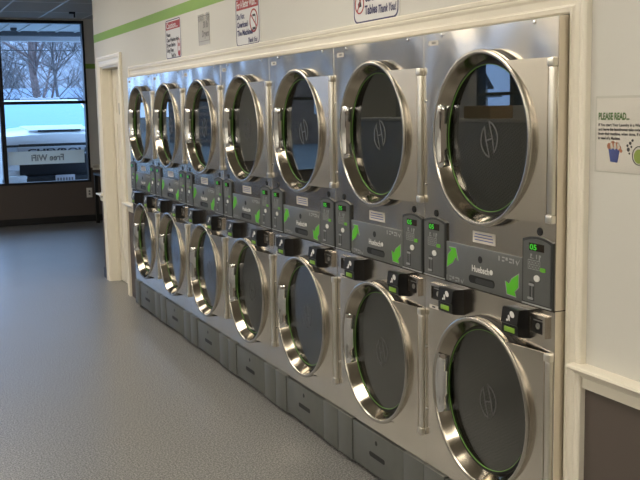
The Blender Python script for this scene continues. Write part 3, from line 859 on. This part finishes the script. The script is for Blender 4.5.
# ------------------------------------------------------------------ opposite side of the room (seen only in reflections)
isl = empty('washer_island', (-3.45, 0, 0)); tag(isl, 'pale grey washer island opposite the dryers, seen mirrored in the door glass', 'washer island')
obj('island_casing', B(-.15, .15, -1.0, 8.0, .02, 1.45, bev=.01), M['steelwash'], isl)
obj('ledge', B(-.17, .17, -1.02, 8.02, 1.45, 1.48, bev=.005), M['outlet'], isl)
s = obj('cardboard_box', B(-3.58, -3.30, 5.3, 5.75, 1.48, 1.60, bev=.004), M['carton']); tag(s, 'brown cardboard box on the washer island, mirrored in the nearest door glass', 'box')
s = obj('storage_bin', B(-3.58, -3.34, 4.6, 5.0, 1.48, 1.60, bev=.01), M['outlet']); tag(s, 'white bin on the washer island, mirrored in the nearest door glass', 'bin')

# ------------------------------------------------------------------ outdoors
struct('ground', B(-160, 80, YFAR + .2, 200, GROUND - .1, GROUND), M['asphalt'])
struct('ground_side', B(-160, XLEFT - .15, -60, YFAR + .2, GROUND - .1, GROUND), M['asphalt'])
# canopy over the shop front
cn = empty('canopy', (0, 0, 0)); tag(cn, 'white ribbed canopy with a dark edge beam outside the window', 'canopy')
bm = bmesh.new(); box(bm, XLEFT, 3.0, YFAR + .2, 14.6, 2.93, 2.98)
x = XLEFT
while x < 3: box(bm, x, x + .03, YFAR + .2, 14.6, 2.915, 2.93); x += .3
obj('soffit', bm, M['canopy'], cn, smooth=False)
obj('edge_beam', B(XLEFT, 3.0, 14.45, 14.62, 2.86, 2.98), M['fascia'], cn, smooth=False)
obj('gutter', B(XLEFT, 3.0, 14.62, 14.74, 2.78, 2.90, bev=.01), M['canopy'], cn)
lp = obj('canopy_lamp', lathe_x(bmesh.new(), [(0, .05), (.03, .05), (.05, .035), (.05, .001)], 0, 0, 16), M['fascia'])
lp.rotation_euler = (0, PI / 2, 0); lp.location = (.13, 13.6, 2.915); tag(lp, 'small dark lamp under the outdoor canopy', 'lamp')

# white pickup parked nose-in at the window
tr = empty('pickup_truck', (.93, 14.5, GROUND)); tag(tr, 'white pickup truck parked nose-in just outside the window', 'truck')
def loft(secs, mat, name, parent, angle=40, closed_ends=True):
    bm = bmesh.new(); rows = [[bm.verts.new(p) for p in s] for s in secs]; n = len(secs[0])
    for a, b in zip(rows, rows[1:]):
        for i in range(n): bm.faces.new((a[i], a[(i + 1) % n], b[(i + 1) % n], b[i]))
    if closed_ends: bm.faces.new(rows[0]); bm.faces.new(rows[-1][::-1])
    return obj(name, bm, mat, parent, True, angle)
def sec(y, hw, z0, z1, crown=.03, r=.08):
    return [(-hw, y, z0), (hw, y, z0), (hw, y, z1 - r), (hw - r * .3, y, z1 - r * .3), (hw - r, y, z1), (hw * .5, y, z1 + crown * .7), (0, y, z1 + crown), (-hw * .5, y, z1 + crown * .7), (-hw + r, y, z1), (-hw + r * .3, y, z1 - r * .3), (-hw, y, z1 - r)]
loft([sec(.06, .96, .55, 1.28, .02), sec(.12, .99, .5, 1.36, .03), sec(.5, 1.01, .5, 1.42, .05), sec(1.25, 1.02, .5, 1.46, .06), sec(1.35, 1.02, .5, 1.42, .04), sec(5.7, 1.02, .5, 1.42, .0)], M['carpaint'], 'body', tr)
bm = bmesh.new(); prism2 = [(-.36, -.02), (.36, -.02), (.33, .035), (-.33, .035)]
extr(bm, [(x * 1.0, .28 + z, 1.43) for x, z in prism2], (0, 0, .03)); obj('hood_scoop', bm, M['carblack'], tr, smooth=False)
bm = bmesh.new(); extr(bm, [(-.5, .30, 1.42), (.5, .30, 1.42), (.55, 1.15, 1.49), (-.55, 1.15, 1.49)], (0, 0, .035)); bmesh.ops.bevel(bm, geom=bm.edges[:], offset=.012, segments=2, affect='EDGES'); obj('hood_bulge', bm, M['carpaint'], tr)
def cab(y, hw, z): return [(-hw, y, z), (hw, y, z)]
bm = bmesh.new()
low = [(-.93, 1.22, 1.44), (.93, 1.22, 1.44), (.95, 3.6, 1.44), (-.95, 3.6, 1.44)]; top = [(-.72, 2.02, 1.93), (.72, 2.02, 1.93), (.74, 3.35, 1.95), (-.74, 3.35, 1.95)]
topc = [(-.66, 2.12, 1.985), (.66, 2.12, 1.985), (.68, 3.2, 1.995), (-.68, 3.2, 1.995)]
R_ = [[bm.verts.new(p) for p in q] for q in (low, top, topc)]
for a, b in zip(R_, R_[1:]):
    for i in range(4): bm.faces.new((a[i], a[(i + 1) % 4], b[(i + 1) % 4], b[i]))
bm.faces.new(R_[2])
obj('cab', bm, M['carpaint'], tr, angle=20)
bm = bmesh.new(); nrm = Vector((0, -.52, .85)) * .012
q = [Vector(p) for p in ((-.86, 1.235, 1.455), (.86, 1.235, 1.455), (.68, 1.99, 1.915), (-.68, 1.99, 1.915))]
extr(bm, [p + nrm for p in q], nrm * .4); obj('windshield', bm, M['carglass'], tr, smooth=False)
bm = bmesh.new()
for sx in (-1, 1): extr(bm, [(sx * .952, 1.55, 1.48), (sx * .955, 3.3, 1.48), (sx * .76, 3.1, 1.90), (sx * .75, 2.15, 1.88)], (sx * .008, 0, .004))
obj('side_window', bm, M['carglass'], tr, smooth=False)
bm = bmesh.new(); box(bm, -.36, .36, 2.2, 2.32, 1.99, 2.02, bev=.01)
for i in range(5): box(bm, -.34 + i * .15, -.26 + i * .15, 2.18, 2.24, 2.0, 2.035, bev=.008)
obj('roof_marker_lights', bm, M['cargrey'], tr)
obj('grille', B(-.72, .72, .0, .10, .62, 1.235, bev=.015), M['carblack'], tr)
gb = obj('grille_bar', B(-.74, .74, -.035, .06, 1.05, 1.19, bev=.012), M['cargrey'], tr)
bm = bmesh.new(); text(bm, 'CHEVROLET', .10, (0, -.037, 1.082), FACE_S, bold=.004, width=1.17, align='C', th=.002); obj('bar_lettering', bm, M['carblack'], gb, smooth=False)
for sx in (-1, 1):
    h = obj('headlight', B(min(sx * .73, sx * .97), max(sx * .73, sx * .97), -.005, .14, 1.02, 1.20, bev=.02), M['lamp'], tr)
    obj('headlight_bezel', B(min(sx * .72, sx * .985), max(sx * .72, sx * .985), .005, .14, .80, 1.02, bev=.015), M['carpaint'], h)
    obj('brow', B(min(sx * .72, sx * .985), max(sx * .72, sx * .985), -.012, .14, 1.19, 1.225, bev=.008), M['carblack'], h)
obj('bumper', B(-1.0, 1.0, -.13, .12, .46, .70, bev=.04, seg=3), M['carblack'], tr)
bm = bmesh.new()
for sx in (-1, 1): box(bm, min(sx * .62, sx * 1.0), max(sx * .62, sx * 1.0), -.135, .1, .56, .72, bev=.03)
obj('bumper_end', bm, M['carpaint'], tr)
pl = obj('number_plate', B(-.17, .15, -.15, -.13, .56, .71, bev=.004), M['plate_w'], tr)
bm = bmesh.new()
for i in range(6): box(bm, -.145 + i * .047, -.145 + i * .047 + .03, -.152, -.15, .60, .665)
obj('plate_marks', bm, M['inkgrey'], pl, smooth=False)
for sx in (-1, 1):
    for yy in (.95, 4.6):
        wl = obj('wheel', lathe_x(bmesh.new(), [(-.12, .20), (-.12, .36), (-.09, .40), (.09, .40), (.12, .36), (.12, .20)], yy, .40, 32, closed=True), M['tyre'], tr)
        wl.location = (sx * .90, 0, 0)
        hb = obj('hub', disc_x(bmesh.new(), -.10, .10, .21, yy, .40, 24), M['cargrey'], wl)
    obj('door_mirror', B(min(sx * 1.02, sx * 1.22), max(sx * 1.02, sx * 1.22), 1.62, 1.74, 1.46, 1.72, bev=.03), M['carblack'], tr)

# low store behind the truck
st = empty('store_building', (8.6, 44, GROUND)); tag(st, 'low pale blue building behind the truck with a row of dark windows', 'building')
obj('walls', B(-5.0, 4, 0, 5, 0, 2.35), M['store'], st, smooth=False)
obj('parapet', B(-5.1, 4.1, -.1, 5.1, 2.35, 2.8), M['store'], st, smooth=False)
for i in range(11):
    f = obj('window', B(-4.8 + i * .78, -4.25 + i * .78, -.06, .02, 1.55 + .1 * (i % 3), 2.45), M['roofing'], st, smooth=False)

# bare trees
def tree_mesh(seed, h, rad, trunk):
    """trunk, limbs and a haze of fine twigs, kept inside a crown of radius rad"""
    rnd = random.Random(seed); bm = bmesh.new()
    def limb(p, d, L, r, n):
        pts = [p]; q = p; dd = d
        for i in range(n):
            dd = (dd + Vector((rnd.uniform(-.2, .2), rnd.uniform(-.2, .2), rnd.uniform(-.02, .2)))).normalized()
            q = q + dd * L / n
            rr = math.hypot(q.x, q.y)
            if rr > rad: q = Vector((q.x * rad / rr, q.y * rad / rr, q.z))
            pts.append(q)
        tube(bm, pts, [r * (1 - .75 * i / n) for i in range(n + 1)], 5 if r > .03 else 3)
        return pts
    t = limb(Vector((0, 0, 0)), Vector((0, 0, 1)), h, trunk, 5)
    def along(pts):
        f = rnd.uniform(.05, .98) * (len(pts) - 1); k = int(f); return pts[k].lerp(pts[k + 1], f - k)
    for i in range(16):
        a = rnd.uniform(0, 2 * PI)
        l1 = limb(along(t), Vector((math.cos(a), math.sin(a), rnd.uniform(.3, 1.1))).normalized(), rnd.uniform(.25, .45) * h, trunk * .32, 3)
        for j in range(9):
            a = rnd.uniform(0, 2 * PI)
            l2 = limb(along(l1), Vector((math.cos(a), math.sin(a), rnd.uniform(.1, 1.3))).normalized(), rnd.uniform(.10, .22) * h, .014, 2)
            for k in range(5):
                a = rnd.uniform(0, 2 * PI)
                limb(along(l2), Vector((math.cos(a), math.sin(a), rnd.uniform(.2, 1.3))).normalized(), rnd.uniform(.05, .11) * h, .008, 1)
    return bm
TR = [obj('bare_tree', tree_mesh(3, 6.5, 2.0, .09), M['bark']), obj('bare_tree', tree_mesh(11, 5.5, 2.0, .06), M['bark']), obj('bare_tree', tree_mesh(21, 8.0, 2.0, .16), M['bark2'])]
rnd = random.Random(5)
spots = [(3.05, 30, 2, 0, 'bare tree with a thick reddish trunk rising behind the truck roof'), (2.75, 25.5, 1, 1.0, 'slim dark bare tree just right of the thick reddish trunk')]
for row, y in enumerate((30, 34.3, 52, 56.5)):
    xs = [x0 * 4.3 + (2.1 if row % 2 else 0) for x0 in range(-5, 5)]
    for x in xs:
        if y == 30 and abs(x - 3.05) < 4.2: continue
        if x < -4: continue
        spots.append((x + rnd.uniform(-.1, .1), y + rnd.uniform(-.1, .1), rnd.choice((0, 1, 1, 0)), rnd.choice((0, 1, 2, 3)) * PI / 2, None))
used = set()
for i, (x, y, kind, rz, lab) in enumerate(spots):
    if kind in used:
        o = TR[kind].copy(); C.objects.link(o)
    else:
        o = TR[kind]; used.add(kind)
    o.location = (x, y, GROUND); o.rotation_euler = (0, 0, rz)
    s = rnd.uniform(.85, 1.02) if lab is None else 1.0; o.scale = (s, s, s)
    tag(o, lab or 'leafless winter tree in the thicket beyond the parking lot', 'tree', 'bare trees beyond the parking lot' if lab is None else None)
# wooded hillside
bm = bmesh.new(); nx, ny = 70, 8; vs = []
rnd = random.Random(9)
for j in range(ny + 1):
    row = []
    for i in range(nx + 1):
        x = -5 + 55 * i / nx; t = j / ny
        row.append(bm.verts.new((x, 60 + 30 * t, GROUND + 9.5 * t ** .8 + (rnd.uniform(-.4, .4) if j else -.3) + 1.2 * math.sin(x * .11) * t)))
    vs.append(row)
for j in range(ny):
    for i in range(nx): bm.faces.new((vs[j][i], vs[j][i + 1], vs[j + 1][i + 1], vs[j + 1][i]))
struct('hillside', bm, M['hill'], smooth=True)
# wires across the lot
for z, dz in ((3.6, -.25), (3.95, -.2)):
    pts = [(-14 + i * 3.0, 27, z + dz * math.sin(PI * i / 11)) for i in range(12)]
    o = obj('overhead_wire', tube(bmesh.new(), pts, .012, 5), M['carblack']); tag(o, 'thin %s overhead wire sagging across the trees' % ('lower' if z < 3.8 else 'upper'), 'wire', 'overhead wires')
# white house and brick building (mirrored in the door glass)
hs = empty('white_house', (-54, 84, GROUND), math.radians(-34)); tag(hs, 'white gabled house down the street, mirrored in the nearest upper door glass', 'house')
bm = extr(bmesh.new(), [(-4.2, 0, 0), (4.2, 0, 0), (4.2, 0, 3.4), (0, 0, 6.2), (-4.2, 0, 3.4)], (0, 9, 0)); obj('walls', bm, M['siding'], hs, smooth=False)
bm = bmesh.new()
for sx in (-1, 1): extr(bm, [(sx * 4.6, -.5, 3.15), (0, -.5, 6.25), (0, -.5, 6.5), (sx * 4.6, -.5, 3.4)], (0, 10, 0))
obj('roof', bm, M['roofing'], hs, smooth=False)
obj('attic_window', B(-.5, .5, -.06, .02, 4.1, 5.2), M['roofing'], hs, smooth=False)
obj('porch', B(-4.2, 4.2, -1.6, 0, 2.3, 2.5), M['roofing'], hs, smooth=False)
bb = empty('brick_building', (-17, 40, GROUND)); tag(bb, 'brown brick building across the lot, mirrored in the door glass of the third dryer', 'building')
obj('walls', B(-6, 5, 0, 8, 0, 6.5), M['brick'], bb, smooth=False)
for x0 in (-4.5, -1.2, 2.1): obj('window', B(x0, x0 + 1.4, -.05, .02, 1.4, 3.4), M['siding'], bb, smooth=False)

# ------------------------------------------------------------------ light, world, camera
wd = bpy.data.worlds.new('overcast_dusk'); sc.world = wd; wd.use_nodes = True
nt = wd.node_tree; bg = nt.nodes['Background']
tc = nt.nodes.new('ShaderNodeTexCoord'); sx = nt.nodes.new('ShaderNodeSeparateXYZ'); rp = nt.nodes.new('ShaderNodeValToRGB')
rp.color_ramp.elements[0].position = 0.0; rp.color_ramp.elements[0].color = (.36, .56, 1.0, 1)
rp.color_ramp.elements[1].position = .8; rp.color_ramp.elements[1].color = (.42, .70, 1.12, 1)
nt.links.new(tc.outputs['Generated'], sx.inputs['Vector']); nt.links.new(sx.outputs['Z'], rp.inputs['Fac']); nt.links.new(rp.outputs['Color'], bg.inputs['Color'])
bg.inputs['Strength'].default_value = 3.8

cam = bpy.data.cameras.new('camera'); co = bpy.data.objects.new('camera', cam); C.objects.link(co)
F = Vector((0.40270315, 0.90513036, -0.1362689)); R = Vector((0.91242866, -0.40879831, -0.01891752)); U = Vector((0.07282932, 0.11671751, 0.99049125))
m = Matrix((R, U, -F)).transposed().to_4x4(); m.translation = Vector((-1.87799, -2.43178, 1.63323))
co.matrix_world = m
cam.sensor_width = 36; cam.sensor_fit = 'HORIZONTAL'; cam.lens = 978.2025 * 36 / 640; cam.clip_start = .05; cam.clip_end = 500
sc.camera = co
sc.cycles.sample_clamp_indirect = 6.0
sc.view_settings.view_transform = 'Standard'; sc.view_settings.look = 'None'; sc.view_settings.gamma = 1; sc.view_settings.exposure = 0.0
sc.view_settings.use_curve_mapping = False
